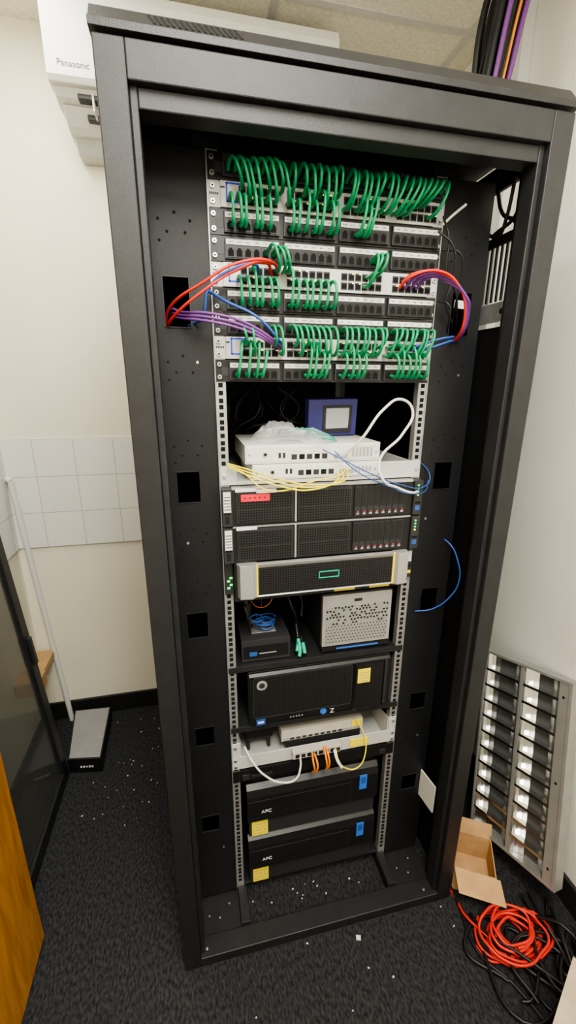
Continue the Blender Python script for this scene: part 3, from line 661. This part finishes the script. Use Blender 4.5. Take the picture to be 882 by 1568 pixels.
for c0,c1 in ((.007,Wd/2-.017),(Wd/2-.003,Wd-.039)):
    for sd in (0,1):
        prev=None
        for q in range(5):
            t=q/4; a=(c0+ .032*t*t) if sd==0 else (c1-.032*t*t); dpt=.0-.028*t
            cur=(a,dpt)
            if prev:
                vs=[b.bm.verts.new(O+e*prev[0]+s*.009+n*prev[1]),b.bm.verts.new(O+e*prev[0]+s*(Ht-.009)+n*prev[1]),b.bm.verts.new(O+e*cur[0]+s*(Ht-.009)+n*cur[1]),b.bm.verts.new(O+e*cur[0]+s*.009+n*cur[1])]
                b.bm.faces.new(vs).material_index=i
            prev=cur
    N=11
    for k in range(1,N):
        h=.010+(Ht-.02)*k/N
        vs=[O+e*c0+s*(h-.004)+n*.001,O+e*c1+s*(h-.004)+n*.001,O+e*c1+s*(h+.004)+n*.001,O+e*c0+s*(h+.004)+n*.001,O+e*c1+s*h-n*.028,O+e*c0+s*h-n*.028]
        v=[b.bm.verts.new(q) for q in vs]
        for f in ((0,1,2,3),(0,1,4,5),(3,2,4,5),(0,3,5),(1,2,4)): b.bm.faces.new([v[j] for j in f]).material_index=i
b.done('louvre_blades',lf)
b=B()
for c0,c1 in ((.007,Wd/2-.017),(Wd/2-.003,Wd-.039)):
    fb(b,c0+.02,c1-.02,.013,Ht-.013,-.0305,-.0300,'cav')
b.done('lamp_cavity',lf)

# open cardboard box with flaps
b=B()
ang=math.radians(-30); cx,cy=.503,.045
def rp_(u,v,h): return Vector((cx+u*math.cos(ang)-v*math.sin(ang),cy+u*math.sin(ang)+v*math.cos(ang),h))
def bb(u0,u1,v0,v1,h0,h1,m):
    b.hexa([rp_(u0,v0,h0),rp_(u1,v0,h0),rp_(u1,v1,h0),rp_(u0,v1,h0),rp_(u0,v0,h1),rp_(u1,v0,h1),rp_(u1,v1,h1),rp_(u0,v1,h1)],m)
w_,d_,h_=.060,.062,.095
bb(-w_,w_,-d_,d_,.001,.004,'card')
bb(-w_,-w_+.003,-d_,d_,.004,h_,'card'); bb(w_-.003,w_,-d_,d_,.004,h_,'card'); bb(-w_+.003,w_-.003,-d_,-d_+.003,.004,h_,'card'); bb(-w_+.003,w_-.003,d_-.003,d_,.004,h_,'card')
def flap(p0,p1,off,m='card'):
    p0=Vector(p0);p1=Vector(p1);off=Vector(off); nn=(p1-p0).cross(off).normalized()*.003
    b.hexa([p0,p1,p1+off,p0+off,p0+nn,p1+nn,p1+off+nn,p0+off+nn],m)
O2=rp_(0,0,0)
flap(rp_(-w_,-d_,h_),rp_(w_+.01,-d_,h_),rp_(.014,-.050,-.032)-O2,'card')
flap(rp_(-w_,-d_,h_),rp_(-w_,d_,h_),rp_(-.018,.01,.045)-O2,'card')
flap(rp_(-w_,d_,h_),rp_(w_,d_,h_),rp_(0,.02,.04)-O2,'card')
b.done('cardboard_box')
# red cable coil
rc=[]
for j in range(11):
    r0=ru(.05,.095); ox,oy=ru(-.025,.025),ru(-.012,.012); zc=.006+j*.005; ph=ru(0,6)
    el=ru(.6,.85); nn_=random.choice((9,12,12))
    rc.append([(.505+ox+(r0+ru(-.008,.008))*math.cos(ph+t),-.135+oy+el*(r0+ru(-.008,.008))*math.sin(ph+t),max(.005,zc+ru(-.004,.006))) for t in [q*.62 for q in range(nn_)]])
rc.append([(.44,-.13,.03),(.41,-.06,.02),(.415,-.02,.006),(.412,.03,.006)])
cables('coiled_red_cable',rc,'rcab',.0036)
kc=[]
for j in range(12):
    x=ru(.40,.68)
    kc.append([(x,ru(-.32,-.08),.006+.002*j),(x+ru(-.08,.04),ru(-.34,-.1),.007+.003*j),(ru(.5,.66),ru(-.33,-.1),.008+.004*j),(ru(.55,.69),ru(-.3,-.15),.008+.004*j),(ru(.6,.7),ru(-.28,-.05),.01+.005*j)])
kc.append([(.42,.1,.006),(.415,-.02,.006),(.40,-.14,.006),(.45,-.22,.006),(.48,-.33,.006),(.47,-.45,.006)])
kc.append([(.43,-.06,.02),(.43,-.1,.03),(.5,-.2,.05),(.58,-.3,.03),(.6,-.4,.008)])
kc.append([(.56,-.10,.03),(.60,-.14,.07),(.63,-.18,.09),(.65,-.24,.06),(.62,-.3,.01)])
cables('loose_black_cables',kc,'kcab',.0045)
b=B(); q=[(.39,-.366),(.53,-.285),(.62,-.45),(.48,-.53)]
b.prism(q,.001,.20,'cardin','z'); b.prism([(.385,-.368),(.529,-.281),(.626,-.45),(.48,-.536)],.2,.204,'cardin','z'); b.done('storage_carton')
b=B()
for k in range(54):
    if k<32: x,y=ru(-.78,-.5),ru(.45,1.0)
    elif k<44: x,y=ru(-.2,.2),ru(.06,.14)
    else: x,y=ru(-.3,.45),ru(-.2,-.01)
    r0=ru(.001,.0026); b.obox((x,y,.0016),(r0*2,ru(-.002,.002),0),(ru(-.002,.002),r0*1.5,0),(0,0,.0015),'debris')
b.obox((.085,-.035,.004),(.012,-.004,0),(.003,.01,0),(0,0,.004),'debris')
b.done('carpet_debris')

# ---------------------------------------------------------------- lights, world, camera
def area(name,loc,rot,sx,sy,p,c=(1,.965,.89)):
    l=bpy.data.lights.new(name,'AREA'); l.shape='RECTANGLE'; l.size=sx; l.size_y=sy; l.energy=p; l.color=c
    o=bpy.data.objects.new(name,l); o.location=loc; o.rotation_euler=rot; col.objects.link(o)
area('ceiling_panel_light',(-.15,-1.0,2.6),(0,0,0),.55,1.1,54)
area('ceiling_panel_light_side',(-.72,.45,2.6),(0,0,0),.3,.6,11)
l=bpy.data.lights.new('added_ceiling_fill','POINT'); l.energy=18; l.shadow_soft_size=.12; l.color=(1,.965,.89); o=bpy.data.objects.new('added_ceiling_fill',l); o.location=(-.1,-1.1,2.2); col.objects.link(o)  # unseen point light added to brighten the ceiling, no lamp hangs here
w=bpy.data.worlds.new('world'); bpy.context.scene.world=w; w.use_nodes=True
w.node_tree.nodes['Background'].inputs[0].default_value=(.8,.85,1,1); w.node_tree.nodes['Background'].inputs[1].default_value=.05
cam=bpy.data.cameras.new('camera'); co=bpy.data.objects.new('camera',cam); col.objects.link(co)
yaw,pitch,roll=.2231,.2909,.0041
f=Vector((math.sin(yaw)*math.cos(pitch),math.cos(yaw)*math.cos(pitch),-math.sin(pitch))); r=Vector((math.cos(yaw),-math.sin(yaw),0)); u=r.cross(f)
r2=math.cos(roll)*r+math.sin(roll)*u; u2=-math.sin(roll)*r+math.cos(roll)*u
co.matrix_world=Matrix(((r2.x,u2.x,-f.x,-.2982),(r2.y,u2.y,-f.y,-.7854),(r2.z,u2.z,-f.z,1.5262),(0,0,0,1)))
cam.sensor_fit='VERTICAL'; cam.sensor_height=36; cam.sensor_width=20.25; cam.lens=662.0/1600*36; cam.clip_start=.02
bpy.context.scene.camera=co
try: bpy.context.scene.view_settings.look='AgX - Medium High Contrast'
except Exception as ex: print(ex)
